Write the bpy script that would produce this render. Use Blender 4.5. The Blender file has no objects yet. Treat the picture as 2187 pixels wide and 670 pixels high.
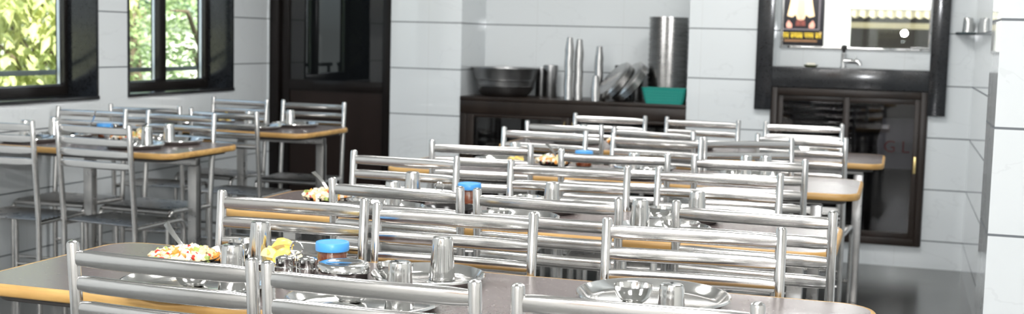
import bpy, bmesh, math, random
from mathutils import Vector, Matrix, Euler
random.seed(7)
C = bpy.context.scene.collection
R = math.radians
PI = math.pi

# ------------------------------------------------------------------ materials
def mat(name, col=(.8, .8, .8), rough=.5, metal=0., spec=.5, ior=1.5, **kw):
    m = bpy.data.materials.new(name); m.use_nodes = True
    b = m.node_tree.nodes['Principled BSDF']
    b.inputs['Base Color'].default_value = (*col, 1)
    b.inputs['Roughness'].default_value = rough
    b.inputs['Metallic'].default_value = metal
    b.inputs['Specular IOR Level'].default_value = spec
    b.inputs['IOR'].default_value = ior
    for k, v in kw.items():
        b.inputs[k.replace('_', ' ')].default_value = v
    return m

def nodes(m):
    nt = m.node_tree
    return nt, nt.nodes, nt.links, nt.nodes['Principled BSDF']

def add(ns, t, **kw):
    n = ns.new(t)
    for k, v in kw.items():
        setattr(n, k, v)
    return n

def noisy(m, c1, c2, scale=8., detail=4., stretch=(1, 1, 1), rough=None, bump=0., coord='Object'):
    nt, ns, lk, b = nodes(m)
    tc = add(ns, 'ShaderNodeTexCoord'); mp = add(ns, 'ShaderNodeMapping')
    mp.inputs['Scale'].default_value = stretch
    lk.new(tc.outputs[coord], mp.inputs['Vector'])
    n = add(ns, 'ShaderNodeTexNoise'); n.inputs['Scale'].default_value = scale; n.inputs['Detail'].default_value = detail
    lk.new(mp.outputs[0], n.inputs['Vector'])
    cr = add(ns, 'ShaderNodeValToRGB')
    cr.color_ramp.elements[0].position = .3; cr.color_ramp.elements[1].position = .7
    cr.color_ramp.elements[0].color = (*c1, 1); cr.color_ramp.elements[1].color = (*c2, 1)
    lk.new(n.outputs['Fac'], cr.inputs['Fac']); lk.new(cr.outputs['Color'], b.inputs['Base Color'])
    if rough:
        mr = add(ns, 'ShaderNodeMapRange')
        mr.inputs['To Min'].default_value = rough[0]; mr.inputs['To Max'].default_value = rough[1]
        lk.new(n.outputs['Fac'], mr.inputs['Value']); lk.new(mr.outputs[0], b.inputs['Roughness'])
    if bump:
        bp = add(ns, 'ShaderNodeBump'); bp.inputs['Strength'].default_value = bump; bp.inputs['Distance'].default_value = .002
        lk.new(n.outputs['Fac'], bp.inputs['Height']); lk.new(bp.outputs[0], b.inputs['Normal'])
    return m

M = {}
M['steel'] = noisy(mat('polished_steel', rough=.2, metal=1), (.59, .58, .57), (.69, .68, .67), 22, 3, (1, 1, 1), (.11, .21))
M['steel_tube'] = noisy(mat('steel_tube', rough=.25, metal=1), (.60, .59, .58), (.70, .69, .68), 9, 3, (.35, 3, 3), (.11, .21))
M['steel_seat'] = noisy(mat('worn_steel', rough=.3, metal=1), (.40, .395, .39), (.52, .51, .5), 14, 3, (1, 1, 1), (.22, .36))
M['steel_ware'] = noisy(mat('tableware_steel', rough=.15, metal=1), (.63, .63, .62), (.72, .72, .71), 30, 2, (1, 1, 1), (.09, .18))
M['steel_dull'] = noisy(mat('dull_steel', rough=.35, metal=1), (.27, .27, .275), (.35, .35, .35), 16, 3, (1, 1, 1), (.28, .42))
M['steel_stack'] = noisy(mat('stacked_steel', rough=.25, metal=1), (.46, .455, .45), (.50, .495, .49), 2, 1, (1, 1, 1), (.22, .28))
M['chrome'] = mat('chrome', (.8, .8, .8), .06, 1)
M['granite'] = noisy(mat('black_granite', rough=.12), (.010, .011, .013), (.020, .022, .025), 90, 3, (1, 1, 1), (.12, .16))
M['alu_black'] = mat('black_anodised_frame', (.014, .012, .011), .25)
M['alu_silver'] = mat('silver_edge', (.55, .58, .62), .3, 1)
M['door_dark'] = mat('dark_door_frame', (.008, .006, .0055), .25, spec=.25)
M['door_panel'] = noisy(mat('brown_door_panel', rough=.4, spec=.3), (.013, .0075, .006), (.019, .011, .009), 6, 5, (1, 1, .15), (.3, .42))
M['wood_dark'] = noisy(mat('dark_brown_wood', rough=.35, spec=.3), (.012, .0075, .0055), (.022, .014, .010), 9, 5, (1, 1, .15), (.25, .4))
M['smoked'] = mat('smoked_glass', (.006, .007, .008), .005, ior=1.6)
M['laminate'] = noisy(mat('table_laminate', rough=.25), (.130, .105, .101), (.138, .111, .107), 60, 4, (1, 1, 1), (.22, .30))
M['edge_wood'] = noisy(mat('edge_wood', rough=.4), (.40, .22, .065), (.62, .38, .13), 12, 6, (.5, 2.5, 4), (.3, .5), .1)
M['underboard'] = mat('underboard', (.05, .045, .042), .6)
M['floor'] = noisy(mat('stone_floor', rough=.2), (.095, .098, .096), (.14, .143, .14), 2.2, 6, (1, 1, 1), (.12, .26))
M['paint'] = mat('white_paint', (.82, .82, .80), .6)
M['mirror'] = mat('mirror_silver', (.9, .92, .92), .0, 1)
M['plastic_white'] = mat('white_plastic', (.8, .8, .78), .35)
M['blue_lid'] = mat('blue_plastic', (.075, .36, .80), .35)
M['pickle'] = noisy(mat('pickle', rough=.3), (.16, .02, .008), (.34, .075, .02), 60, 3)
M['black_gloss'] = mat('black_melamine', (.012, .011, .011), .2)
M['teal'] = mat('teal_plastic', (.02, .30, .25), .4)
M['brass'] = mat('brass', (.7, .55, .25), .3, 1)
M['soap'] = mat('soap', (.85, .82, .72), .5)
M['dish_green'] = mat('soap_dish', (.12, .14, .05), .4)
M['shelf_glass'] = mat('dark_shelf_glass', (.03, .05, .055), .08)
M['sack'] = mat('white_sack', (.62, .60, .60), .7)
M['red_ink'] = mat('red_ink', (.55, .03, .03), .5)
M['yellow_ink'] = mat('yellow_ink', (.85, .60, .04), .5)
M['brown_ink'] = mat('brown_ink', (.25, .13, .06), .5)
M['poster_black'] = mat('poster_black', (.015, .014, .017), .35)
M['poster_grey'] = mat('poster_grey', (.25, .22, .24), .5)
M['poster_cream'] = mat('poster_cream', (.85, .60, .36), .5)
M['poster_rose'] = mat('poster_rose', (.70, .33, .25), .5)
M['poster_red'] = mat('poster_dark_red', (.16, .04, .03), .5)
M['rubber'] = mat('rubber', (.02, .02, .02), .6)
M['s_cream'] = mat('chopped_cream', (.80, .66, .42), .45)
M['s_white'] = mat('chopped_white', (.85, .80, .70), .45)
M['s_red'] = mat('chopped_tomato', (.62, .03, .015), .3)
M['s_orange'] = mat('chopped_carrot', (.80, .33, .06), .4)
M['s_green'] = mat('chopped_green', (.38, .46, .12), .4)
M['lemon_flesh'] = mat('lemon_flesh', (.93, .78, .42), .35)
M['lemon_rind'] = mat('lemon_rind', (.93, .66, .13), .35)
M['roof_sheet'] = noisy(mat('roof_sheet', rough=.7), (.27, .22, .14), (.38, .32, .21), 2, 3)
M['dark_under'] = mat('timber_and_shade', (.05, .04, .035), .7)
M['trunk'] = noisy(mat('bark', rough=.9), (.12, .09, .06), (.22, .17, .12), 10, 5, (1, 1, .3))
M['leaf_yellow'] = noisy(mat('leaf_yellow_green', rough=.5), (.44, .52, .23), (.74, .74, .36), 3, 3)  # this and the next green are lightened, outdoor haze put into the colour
M['leaf_mid'] = noisy(mat('leaf_mid_green', rough=.5), (.30, .42, .22), (.52, .62, .34), 3, 3)
M['leaf_hazed'] = noisy(mat('leaf_hazed_green', rough=.6), (.34, .45, .36), (.52, .60, .52), 1.5, 3)  # far foliage: haze is put into the paler leaf colour
def leafy(m):
    nt, ns, lk, b = nodes(m)
    col = b.inputs['Base Color'].links[0].from_socket
    tr = ns.new('ShaderNodeBsdfTranslucent'); mx = ns.new('ShaderNodeMixShader'); mx.inputs[0].default_value = .45
    lk.new(col, tr.inputs['Color']); lk.new(b.outputs[0], mx.inputs[1]); lk.new(tr.outputs[0], mx.inputs[2])
    lk.new(mx.outputs[0], [n for n in ns if n.type == 'OUTPUT_MATERIAL'][0].inputs['Surface'])
for k_ in ('leaf_yellow', 'leaf_mid', 'leaf_hazed'): leafy(M[k_])
M['ground'] = noisy(mat('outside_ground', rough=.9), (.25, .26, .17), (.42, .40, .30), 1, 4)
M['house'] = mat('pale_plaster', (.70, .72, .66), .8)
M['railing'] = mat('grey_railing_paint', (.22, .23, .24), .5)
M['tubelight'] = mat('tube_diffuser', (.9, .9, .9), .5)
_b = M['tubelight'].node_tree.nodes['Principled BSDF']
_b.inputs['Emission Color'].default_value = (.95, .98, 1, 1); _b.inputs['Emission Strength'].default_value = 6

def glass_mat():
    m = bpy.data.materials.new('clear_window_glass'); m.use_nodes = True
    nt = m.node_tree; ns = nt.nodes; ns.clear()
    out = ns.new('ShaderNodeOutputMaterial'); mix = ns.new('ShaderNodeMixShader')
    tr = ns.new('ShaderNodeBsdfTransparent'); gl = ns.new('ShaderNodeBsdfGlossy'); lw = ns.new('ShaderNodeLayerWeight'); pw = ns.new('ShaderNodeMath'); fr = ns.new('ShaderNodeMath')
    gl.inputs['Roughness'].default_value = .02; tr.inputs['Color'].default_value = (.93, .97, .95, 1); lw.inputs['Blend'].default_value = .5; pw.operation = 'POWER'; pw.inputs[1].default_value = 5; fr.operation = 'MULTIPLY_ADD'; fr.inputs[1].default_value = .95; fr.inputs[2].default_value = .04
    nt.links.new(lw.outputs['Facing'], pw.inputs[0]); nt.links.new(pw.outputs[0], fr.inputs[0])
    nt.links.new(fr.outputs[0], mix.inputs[0]); nt.links.new(tr.outputs[0], mix.inputs[1]); nt.links.new(gl.outputs[0], mix.inputs[2])
    nt.links.new(mix.outputs[0], out.inputs[0])
    return m
M['glass'] = glass_mat()
M['cab_glass'] = glass_mat(); M['cab_glass'].name = 'dark_tinted_glass'
for n in M['cab_glass'].node_tree.nodes:
    if n.type == 'BSDF_TRANSPARENT': n.inputs['Color'].default_value = (.50, .50, .52, 1)
M['jar_glass'] = glass_mat(); M['jar_glass'].name = 'jar_glass'

ROW, OFF, TW = .305, .0128, .60
def tile_mat(name, base, axis, shift=0.):
    """glazed marble-look wall tile: 0.305 m rows with dark joints, hairline upright joints, faint veins; laid out in world metres"""
    m = mat(name, base, .025, ior=1.52)
    nt, ns, lk, b = nodes(m)
    geo = add(ns, 'ShaderNodeNewGeometry'); sp = add(ns, 'ShaderNodeSeparateXYZ')
    lk.new(geo.outputs['Position'], sp.inputs[0])
    def mth(op, a, bb=None, c=None):
        n = add(ns, 'ShaderNodeMath', operation=op)
        for i, v in enumerate((a, bb, c)):
            if v is None: continue
            if isinstance(v, (int, float)): n.inputs[i].default_value = v
            else: lk.new(v, n.inputs[i])
        return n.outputs[0]
    def joint(sock, off, period, width):
        u = mth('MULTIPLY', mth('SUBTRACT', sock, off), 1 / period)
        f = mth('ABSOLUTE', mth('SUBTRACT', mth('FRACT', u), .5))
        d = mth('MULTIPLY', mth('SUBTRACT', .5, f), period)
        return mth('LESS_THAN', d, width)
    hz = joint(sp.outputs['Z'], OFF + ROW * .5, ROW, .0036)
    vt = joint(sp.outputs[axis], shift, TW, .0012)
    # veins
    mp = add(ns, 'ShaderNodeMapping'); mp.inputs['Rotation'].default_value = (.3, .6, .5); mp.inputs['Scale'].default_value = (1, 1, 1.6)
    lk.new(geo.outputs['Position'], mp.inputs[0])
    no = add(ns, 'ShaderNodeTexNoise'); no.inputs['Scale'].default_value = 1.3; no.inputs['Detail'].default_value = 6; no.inputs['Distortion'].default_value = .8
    lk.new(mp.outputs[0], no.inputs['Vector'])
    ridge = mth('ABSOLUTE', mth('SUBTRACT', no.outputs['Fac'], .5))
    vein = mth('MULTIPLY', mth('LESS_THAN', ridge, .0035), .10)
    c1 = add(ns, 'ShaderNodeMix', data_type='RGBA'); c1.inputs['A'].default_value = (*base, 1)
    c1.inputs['B'].default_value = (.35, .36, .37, 1); lk.new(vein, c1.inputs['Factor'])
    c2 = add(ns, 'ShaderNodeMix', data_type='RGBA'); c2.inputs['B'].default_value = (.55, .56, .55, 1)
    lk.new(c1.outputs['Result'], c2.inputs['A']); lk.new(mth('MULTIPLY', vt, .6), c2.inputs['Factor'])
    c3 = add(ns, 'ShaderNodeMix', data_type='RGBA'); c3.inputs['B'].default_value = (.13, .145, .16, 1)
    lk.new(c2.outputs['Result'], c3.inputs['A']); lk.new(hz, c3.inputs['Factor'])
    lk.new(c3.outputs['Result'], b.inputs['Base Color'])
    lk.new(mth('MULTIPLY_ADD', hz, .5, .025), b.inputs['Roughness'])
    # slight waviness of the glaze
    n2 = add(ns, 'ShaderNodeTexNoise'); n2.inputs['Scale'].default_value = 5; lk.new(geo.outputs['Position'], n2.inputs['Vector'])
    bp = add(ns, 'ShaderNodeBump'); bp.inputs['Strength'].default_value = .012; bp.inputs['Distance'].default_value = .01
    lk.new(n2.outputs['Fac'], bp.inputs['Height']); lk.new(bp.outputs[0], b.inputs['Normal'])
    return m
TILE = (.70, .735, .75)
M['tile_x'] = tile_mat('wall_tile_back', TILE, 'X', .02)
M['tile_y'] = tile_mat('wall_tile_side', TILE, 'Y', .33)

# ------------------------------------------------------------------ mesh helpers
def tess(bm, rings, close_u=True, cap0=True, cap1=True):
    for a, b in zip(rings[:-1], rings[1:]):
        n = len(a)
        for i in range(n if close_u else n - 1):
            j = (i + 1) % n
            try: bm.faces.new((a[i], a[j], b[j], b[i]))
            except ValueError: pass
    if cap0: bm.faces.new(list(reversed(rings[0])))
    if cap1: bm.faces.new(rings[-1])

def lathe(bm, prof, seg=32, center=(0, 0, 0), mx=None):
    """prof: list of (r, z); r==0 ends become poles"""
    rings = []; cx, cy, cz = center
    T = mx or Matrix.Identity(4)
    for r, z in prof:
        if r < 1e-6:
            rings.append(bm.verts.new(T @ Vector((cx, cy, cz + z))))
        else:
            rings.append([bm.verts.new(T @ Vector((cx + r * math.cos(2 * PI * i / seg), cy + r * math.sin(2 * PI * i / seg), cz + z))) for i in range(seg)])
    for a, b in zip(rings[:-1], rings[1:]):
        la, lb = isinstance(a, list), isinstance(b, list)
        for i in range(seg):
            j = (i + 1) % seg
            if la and lb: bm.faces.new((a[i], a[j], b[j], b[i]))
            elif la: bm.faces.new((a[i], a[j], b))
            elif lb: bm.faces.new((a, b[j], b[i]))

def sweep(bm, pts, ru, rv=None, seg=12, up=(0, 0, 1), taper=None, cap=True, dome=False, sq=1.):
    """tube along pts with elliptical section; ru along the side axis, rv along the up-ish axis"""
    rv = rv or ru; pts = [Vector(p) for p in pts]; rings = []; upv = Vector(up)
    for i, p in enumerate(pts):
        a = pts[max(i - 1, 0)]; b = pts[min(i + 1, len(pts) - 1)]
        t = (b - a).normalized()
        u = t.cross(upv)
        if u.length < 1e-4: u = t.cross(Vector((1, 0, 0)))
        u.normalize(); v = u.cross(t).normalized()
        s = taper[i] if taper else 1.
        ring = []
        for k in range(seg):
            c_, s_ = math.cos(2 * PI * k / seg), math.sin(2 * PI * k / seg)
            if sq != 1.: c_, s_ = math.copysign(abs(c_) ** sq, c_), math.copysign(abs(s_) ** sq, s_)
            ring.append(bm.verts.new(p + u * (ru * s * c_) + v * (rv * s * s_)))
        rings.append(ring)
    if dome:
        t = (pts[-1] - pts[-2]).normalized(); last = pts[-1]
        u0 = rings[-1]
        for s, h in ((.86, .35), (.5, .55)):
            rings.append([bm.verts.new(last + (v.co - last) * s + t * (ru * h)) for v in u0])
    tess(bm, rings, True, cap, cap)

def arc(p0, p1, p2, n=6, k=.5):
    """quadratic bend p0 -> p2 with control p1"""
    p0, p1, p2 = Vector(p0), Vector(p1), Vector(p2)
    return [p0 * (1 - t) ** 2 + p1 * 2 * t * (1 - t) + p2 * t * t for t in [i / n for i in range(n + 1)]]

def box(bm, x0, x1, y0, y1, z0, z1, bev=0.):
    tmp = bmesh.new()
    bmesh.ops.create_cube(tmp, size=1)
    for v in tmp.verts:
        v.co = Vector((x0 + (v.co.x + .5) * (x1 - x0), y0 + (v.co.y + .5) * (y1 - y0), z0 + (v.co.z + .5) * (z1 - z0)))
    if bev:
        bmesh.ops.bevel(tmp, geom=tmp.edges[:], offset=bev, segments=2, affect='EDGES', profile=.6)
    me = bpy.data.meshes.new('t'); tmp.to_mesh(me); tmp.free(); bm.from_mesh(me); bpy.data.meshes.remove(me)

def prism(bm, poly, z0, z1, bev=0.):
    """vertical extrusion of an XY polygon, optional small top/bottom chamfer"""
    cx = sum(p[0] for p in poly) / len(poly); cy = sum(p[1] for p in poly) / len(poly)
    def ring(z, ins):
        out = []
        n = len(poly)
        for i, (x, y) in enumerate(poly):
            a = Vector(poly[i - 1]); b = Vector(poly[(i + 1) % n]); t = (b - a).normalized()
            out.append(bm.verts.new((x - t.y * ins, y + t.x * ins, z)))
        return out
    if bev: rs = [ring(z0, bev), ring(z0 + bev, 0), ring(z1 - bev, 0), ring(z1, bev)]
    else: rs = [ring(z0, 0), ring(z1, 0)]
    tess(bm, rs)

def obj(name, bm, m, parent=None, smooth=True, angle=38):
    bmesh.ops.recalc_face_normals(bm, faces=bm.faces[:])
    me = bpy.data.meshes.new(name); bm.to_mesh(me); bm.free()
    ms = m if isinstance(m, (list, tuple)) else [m]
    for x in ms: me.materials.append(x)
    if smooth:
        me.polygons.foreach_set('use_smooth', [True] * len(me.polygons))
        me.set_sharp_from_angle(angle=R(angle))
    o = bpy.data.objects.new(name, me); C.objects.link(o)
    if parent: o.parent = parent
    return o

def tag(o, label, cat, group=None, kind=None):
    o['label'] = label; o['category'] = cat
    if group: o['group'] = group
    if kind: o['kind'] = kind
    return o

def thing(name, label, cat, loc=(0, 0, 0), rz=0., group=None):
    o = bpy.data.objects.new(name, None); C.objects.link(o)
    o.empty_display_size = .05
    o.location = loc; o.rotation_euler = (0, 0, rz)
    return tag(o, label, cat, group)

def struct(o, label, cat='structure'):
    o['kind'] = 'structure'; o['label'] = label; o['category'] = cat
    return o

def dup(root, loc, rz=0., label=None, group=None):
    r = root.copy(); C.objects.link(r)
    r.location = loc; r.rotation_euler = (0, 0, rz)
    if label: r['label'] = label
    if group: r['group'] = group
    for ch in list(root.children):
        c = ch.copy(); C.objects.link(c); c.parent = r
        for g in ch.children:
            d = g.copy(); C.objects.link(d); d.parent = c
    return r
B = bmesh.new

# ------------------------------------------------------------------ room shell
XL, YB, XR = -4.167, 7.602, .40
CEIL = 2.9
bm = B(); box(bm, -4.45, 3.2, -2.7, 8.3, -.1, 0)
struct(obj('floor', bm, M['floor']), 'dark grey polished stone floor of the dining hall', 'floor')
bm = B(); box(bm, -4.45, 3.2, -2.7, 8.3, CEIL, CEIL + .1)
struct(obj('ceiling', bm, M['paint']), 'white painted ceiling above the dining hall', 'ceiling')

# left wall, windows cut as gaps between blocks
W1 = (4.2, 5.72); W2 = (5.986, 7.146); WZ = (.907, 2.2); XO = XL - .25
bm = B()
box(bm, XO, XL, -2.7, W1[0], 0, CEIL); box(bm, XO, XL, W1[1], W2[0], 0, CEIL); box(bm, XO, XL, W2[1], 8.3, 0, CEIL)
for w in (W1, W2):
    box(bm, XO, XL, w[0], w[1], 0, WZ[0]); box(bm, XO, XL, w[0], w[1], WZ[1], CEIL)
struct(obj('wall_left', bm, M['tile_y'], smooth=False), 'white glazed tile wall with two black framed windows', 'wall')

def window(n, w, mull, label):
    root = bpy.data.objects.new('window_%d' % n, None); C.objects.link(root); root.location = (XL, (w[0] + w[1]) / 2, WZ[0])
    struct(root, label, 'window')
    ox, oy, oz = root.location
    def P(name, bm, m, par=root, **k):
        bmesh.ops.translate(bm, verts=bm.verts[:], vec=(-ox, -oy, -oz))
        return obj(name, bm, m, par, **k)
    y0, y1, z0, z1 = w[0], w[1], WZ[0], WZ[1]
    bm = B(); t = .02
    box(bm, XO - .01, XL + .004, y1 - t, y1, z0, z1, .002); box(bm, XO - .01, XL + .004, y0, y0 + t, z0, z1, .002); box(bm, XO - .01, XL + .004, y0 + t, y1 - t, z1 - t, z1, .002)
    P('reveal', bm, M['granite'])
    bm = B(); box(bm, XO - .03, XL + .012, y0 + .001, y1 - .001, z0, z0 + t, .004); P('window_sill', bm, M['granite'])
    fx0, fx1 = XL - .232, XL - .178
    bm = B(); a = .03; yy0, yy1, zz0, zz1 = y0 + t, y1 - t, z0 + t, z1 - t
    box(bm, fx0, fx1, yy0, yy0 + a, zz0, zz1, .003); box(bm, fx0, fx1, yy1 - a, yy1, zz0, zz1, .003)
    box(bm, fx0, fx1, yy0 + a, yy1 - a, zz0, zz0 + .05, .003); box(bm, fx0, fx1, yy0 + a, yy1 - a, zz1 - a, zz1, .003)
    box(bm, fx0 - .004, fx1 + .006, mull - .035, mull + .035, zz0 + .05, zz1 - a, .003)
    P('window_frame', bm, M['alu_black'])
    for p0, p1 in ((yy0 + a, mull - .035), (mull + .035, yy1 - a)):
        bm = B(); s = .008; zb = zz0 + .05; zt = zz1 - a; xs0, xs1 = fx0 + .012, fx0 + .028
        box(bm, xs0, xs1, p0, p0 + s, zb, zt); box(bm, xs0, xs1, p1 - s, p1, zb, zt); box(bm, xs0, xs1, p0 + s, p1 - s, zb, zb + s); box(bm, xs0, xs1, p0 + s, p1 - s, zt - s, zt)
        sash = P('sash', bm, M['alu_silver'], smooth=False)
        bm = B(); box(bm, fx0 + .018, fx0 + .022, p0 + s, p1 - s, zb + s, zt - s)
        P('pane', bm, M['glass'], sash, smooth=False)
window(1, W1, 4.93, 'black framed window with granite sill, bright yellow green tree outside')
window(2, W2, 6.60, 'black framed two pane window beside the dark door')
def railing(w, label):
    xr = XO - .09
    o = thing('window_railing', label, 'railing', (xr, (w[0] + w[1]) / 2, .93), 0, 'grey safety rails outside the windows')
    h = (w[1] - w[0]) / 2 - .01; e = .16 if w is W1 else .36
    bm = B(); box(bm, -.012, .012, -h, h + e, .098, .126, .003); obj('top_rail', bm, M['railing'], o)
    for y in (-h + .05, h + e - .03):
        bm = B(); box(bm, -.01, .01, y - .012, y + .012, -.075, .0975, .002); obj('post', bm, M['railing'], o)
        bm = B(); box(bm, .0102, .0895, y - .012, y + .012, -.075, -.05, .002); obj('bracket', bm, M['railing'], o)
railing(W1, 'grey safety rail outside the window with the yellow green tree')
railing(W2, 'grey safety rail outside the window beside the dark door')

# back wall with door opening, cupboard niche, wash niche
DX = (-4.157, -3.249); N1X = (-2.75, -1.257); N2X = (-.745, .167); N1Y = 8.09; N2Y = 7.82; YE = 8.3
bm = B()
box(bm, XO, DX[0], YB, YE, 0, CEIL); box(bm, DX[0], DX[1], YB, YE, 2.15, CEIL); box(bm, DX[0], DX[1], 7.9, YE, 0, 2.15)
box(bm, DX[1], N1X[0], YB, YE, 0, CEIL); box(bm, N1X[0], N1X[1], N1Y, YE, 0, CEIL); box(bm, N1X[0], N1X[1], YB, N1Y, 2.5, CEIL)
box(bm, N1X[1], N2X[0], YB, YE, 0, CEIL); box(bm, N2X[0], N2X[1], N2Y, YE, 0, CEIL); box(bm, N2X[0], N2X[1], YB, N2Y, 2.45, CEIL)
box(bm, N2X[0], N2X[1], YB, N2Y, 0, .126); box(bm, N2X[1], XR, YB, YE, 0, CEIL)
struct(obj('wall_back', bm, M['tile_x'], smooth=False), 'white glazed tile wall with cupboard niche and wash niche', 'wall')
# right wall, pillar, near right part, rear wall
PX, PY0, PY1 = .262, 3.72, 4.08
bm = B(); box(bm, XR, XR + .15, PY1, YE, 0, CEIL)
struct(obj('wall_right', bm, M['tile_y'], smooth=False), 'short tiled side wall right of the wash niche', 'wall')
bm = B(); box(bm, PX, 3.2, PY0, PY1, 0, CEIL)
struct(obj('wall_front_right', bm, M['tile_x'], smooth=False), 'bright white tiled pier at the right edge', 'wall')
bm = B(); box(bm, 3.0, 3.2, -2.7, PY0, 0, CEIL)
struct(obj('wall_right_near', bm, M['paint'], smooth=False), 'plain white side wall beside the camera', 'wall')
RY = -2.5; RWX = (-.73, .42); RWZ = (1.24, 1.83)
bm = B()
box(bm, XO, RWX[0], RY - .2, RY, 0, CEIL); box(bm, RWX[1], 3.2, RY - .2, RY, 0, CEIL)
box(bm, RWX[0], RWX[1], RY - .2, RY, 0, RWZ[0]); box(bm, RWX[0], RWX[1], RY - .2, RY, RWZ[1], CEIL)
struct(obj('wall_rear', bm, M['paint'], smooth=False), 'white wall behind the camera seen in the mirror', 'wall')
bm = B(); f = .018
for a in ((RWX[0], RWX[0] + f, RWZ[0], RWZ[1]), (RWX[1] - f, RWX[1], RWZ[0], RWZ[1]), (RWX[0] + f, RWX[1] - f, RWZ[0], RWZ[0] + f), (RWX[0] + f, RWX[1] - f, RWZ[1] - f, RWZ[1])):
    box(bm, a[0], a[1], RY - .12, RY - .08, a[2], a[3], .002)
w3 = struct(obj('window_3', bm, M['plastic_white']), 'white framed window reflected in the wash mirror', 'window')
bm = B(); box(bm, RWX[0] + f, RWX[1] - f, RY - .102, RY - .098, RWZ[0] + f, RWZ[1] - f); obj('pane', bm, M['glass'], w3, smooth=False)

# door
door = bpy.data.objects.new('door_1', None); C.objects.link(door); door.location = (DX[0], YB + .02, 0)
struct(door, 'dark brown door with smoked glass upper half', 'door')
def DP(name, bm, m, par=door, **k):
    bmesh.ops.translate(bm, verts=bm.verts[:], vec=-door.location); return obj(name, bm, m, par, **k)
bm = B()
box(bm, DX[0], DX[0] + .07, YB + .005, YB + .14, 0, 2.15, .004); box(bm, DX[1] - .05, DX[1], YB + .005, YB + .14, 0, 2.15, .004)
box(bm, DX[0] + .07, DX[1] - .05, YB + .005, YB + .14, 2.09, 2.15, .004)
DP('door_frame', bm, M['door_dark'])
lx0, lx1, ly0, ly1 = DX[0] + .075, DX[1] - .054, YB + .035, YB + .075
bm = B(); box(bm, lx0, lx0 + .065, ly0, ly1, .01, 2.085, .004); DP('stile', bm, M['door_dark'])
bm = B(); box(bm, lx1 - .02, lx1, ly0, ly1, .01, 2.085, .004); DP('stile', bm, M['door_dark'])
bm = B(); box(bm, lx0 + .065, lx1 - .02, ly0 - .004, ly1, .905, .975, .006); DP('lock_rail', bm, M['door_dark'])
bm = B(); box(bm, lx0 + .065, lx1 - .02, ly0, ly1, 2.0, 2.085, .004); DP('top_rail', bm, M['door_dark'])
bm = B(); box(bm, lx0 + .065, lx1 - .02, ly0 + .012, ly1 - .008, .01, .905); DP('lower_panel', bm, M['door_panel'])
bm = B(); box(bm, lx0 + .065, lx1 - .02, ly0 + .012, ly0 + .02, .975, 2.0); DP('glass_pane', bm, M['smoked'], smooth=False)
bm = B(); sweep(bm, [(lx1 - .03, ly0 - .002, 1.65), (lx1 - .03, ly0 - .03, 1.66), (lx1 - .03, ly0 - .03, 1.82), (lx1 - .03, ly0 - .002, 1.83)], .006, seg=8, up=(1, 0, 0)); DP('pull_handle', bm, M['door_dark'])

# ------------------------------------------------------------------ built-in cupboard in the niche
CT = .91
cup = thing('cupboard', 'dark brown built-in cupboard with glass doors filling the tiled niche', 'cupboard', ((N1X[0] + N1X[1]) / 2, YB, 0))
def CP(name, bm, m, par=cup, root=cup, **k):
    bmesh.ops.translate(bm, verts=bm.verts[:], vec=-root.location); return obj(name, bm, m, par, **k)
x0, x1 = N1X[0] + .002, N1X[1] - .002
bm = B(); box(bm, x0, x1, YB - .012, N1Y - .002, CT - .025, CT, .003); CP('top_board', bm, M['wood_dark'])
bm = B(); box(bm, x0, x0 + .03, YB, N1Y - .01, 0, CT - .025); box(bm, x1 - .03, x1, YB, N1Y - .01, 0, CT - .025); box(bm, x0 + .03, x1 - .03, N1Y - .03, N1Y - .01, 0, CT - .025); box(bm, x0 + .03, x1 - .03, YB + .02, N1Y - .03, 0, .08); box(bm, x0 + .03, x1 - .03, YB + .05, N1Y - .03, .45, .47)
CP('carcass', bm, M['wood_dark'], smooth=False)
bm = B(); box(bm, x0, x1, YB - .01, YB + .02, CT - .11, CT - .026, .003); box(bm, x0, x0 + .045, YB - .01, YB + .02, 0, CT - .11, .003); box(bm, x1 - .045, x1, YB - .01, YB + .02, 0, CT - .11, .003); box(bm, x0 + .045, x1 - .045, YB - .01, YB + .02, 0, .08, .003)
CP('face_frame', bm, M['wood_dark'])
dw = (x1 - x0 - .09) / 2
for i in range(2):
    a = x0 + .045 + i * dw + .002; b = a + dw - .004; zt = CT - .112; zb = .083
    bm = B(); w = .05
    box(bm, a, a + w, YB - .008, YB + .016, zb, zt, .003); box(bm, b - w, b, YB - .008, YB + .016, zb, zt, .003); box(bm, a + w, b - w, YB - .008, YB + .016, zb, zb + w, .003); box(bm, a + w, b - w, YB - .008, YB + .016, zt - .02, zt, .003)
    d = CP('door', bm, M['wood_dark'])
    bm = B(); box(bm, a + w, b - w, YB + .002, YB + .006, zb + w, zt - .02); CP('glass_pane', bm, M['cab_glass'], d, smooth=False)
    hx = b - .025 if i == 0 else a + .025
    bm = B(); sweep(bm, [(hx, YB - .008, .70), (hx, YB - .028, .705), (hx, YB - .028, .765), (hx, YB - .008, .77)], .004, seg=8, up=(1, 0, 0)); CP('handle', bm, M['brass'], d)

# ------------------------------------------------------------------ wash niche: granite jambs, counter, mirror, cabinet
for i, (a, b) in enumerate(((-.84, N2X[0] + .006), (N2X[1] - .006, .26))):
    bm = B(); box(bm, a, b, YB - .03, YB - .001, .905, 2.45, .003)
    struct(obj('trim_%d' % (i + 1), bm, M['granite']), 'black granite upright %s of the wash mirror' % ('left', 'right')[i], 'trim')
bm = B(); xa, xb = N2X[0] + .0065, N2X[1] - .0065
box(bm, xa, xb, YB - .035, YB + .02, 1.046, 1.168, .003)
box(bm, xa, xb, YB + .02, N2Y - .001, 1.14, 1.168)
tag(obj('granite_counter', bm, M['granite']), 'black granite wash counter slab with deep front apron below the mirror', 'counter')
cab = thing('glass_door_cabinet', 'dark brown cabinet with two sliding smoked glass doors under the wash mirror', 'cabinet', (-.29, YB, .126))
CX0, CX1, CZ0, CZ1 = N2X[0] + .003, N2X[1] - .003, .127, 1.043
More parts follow.
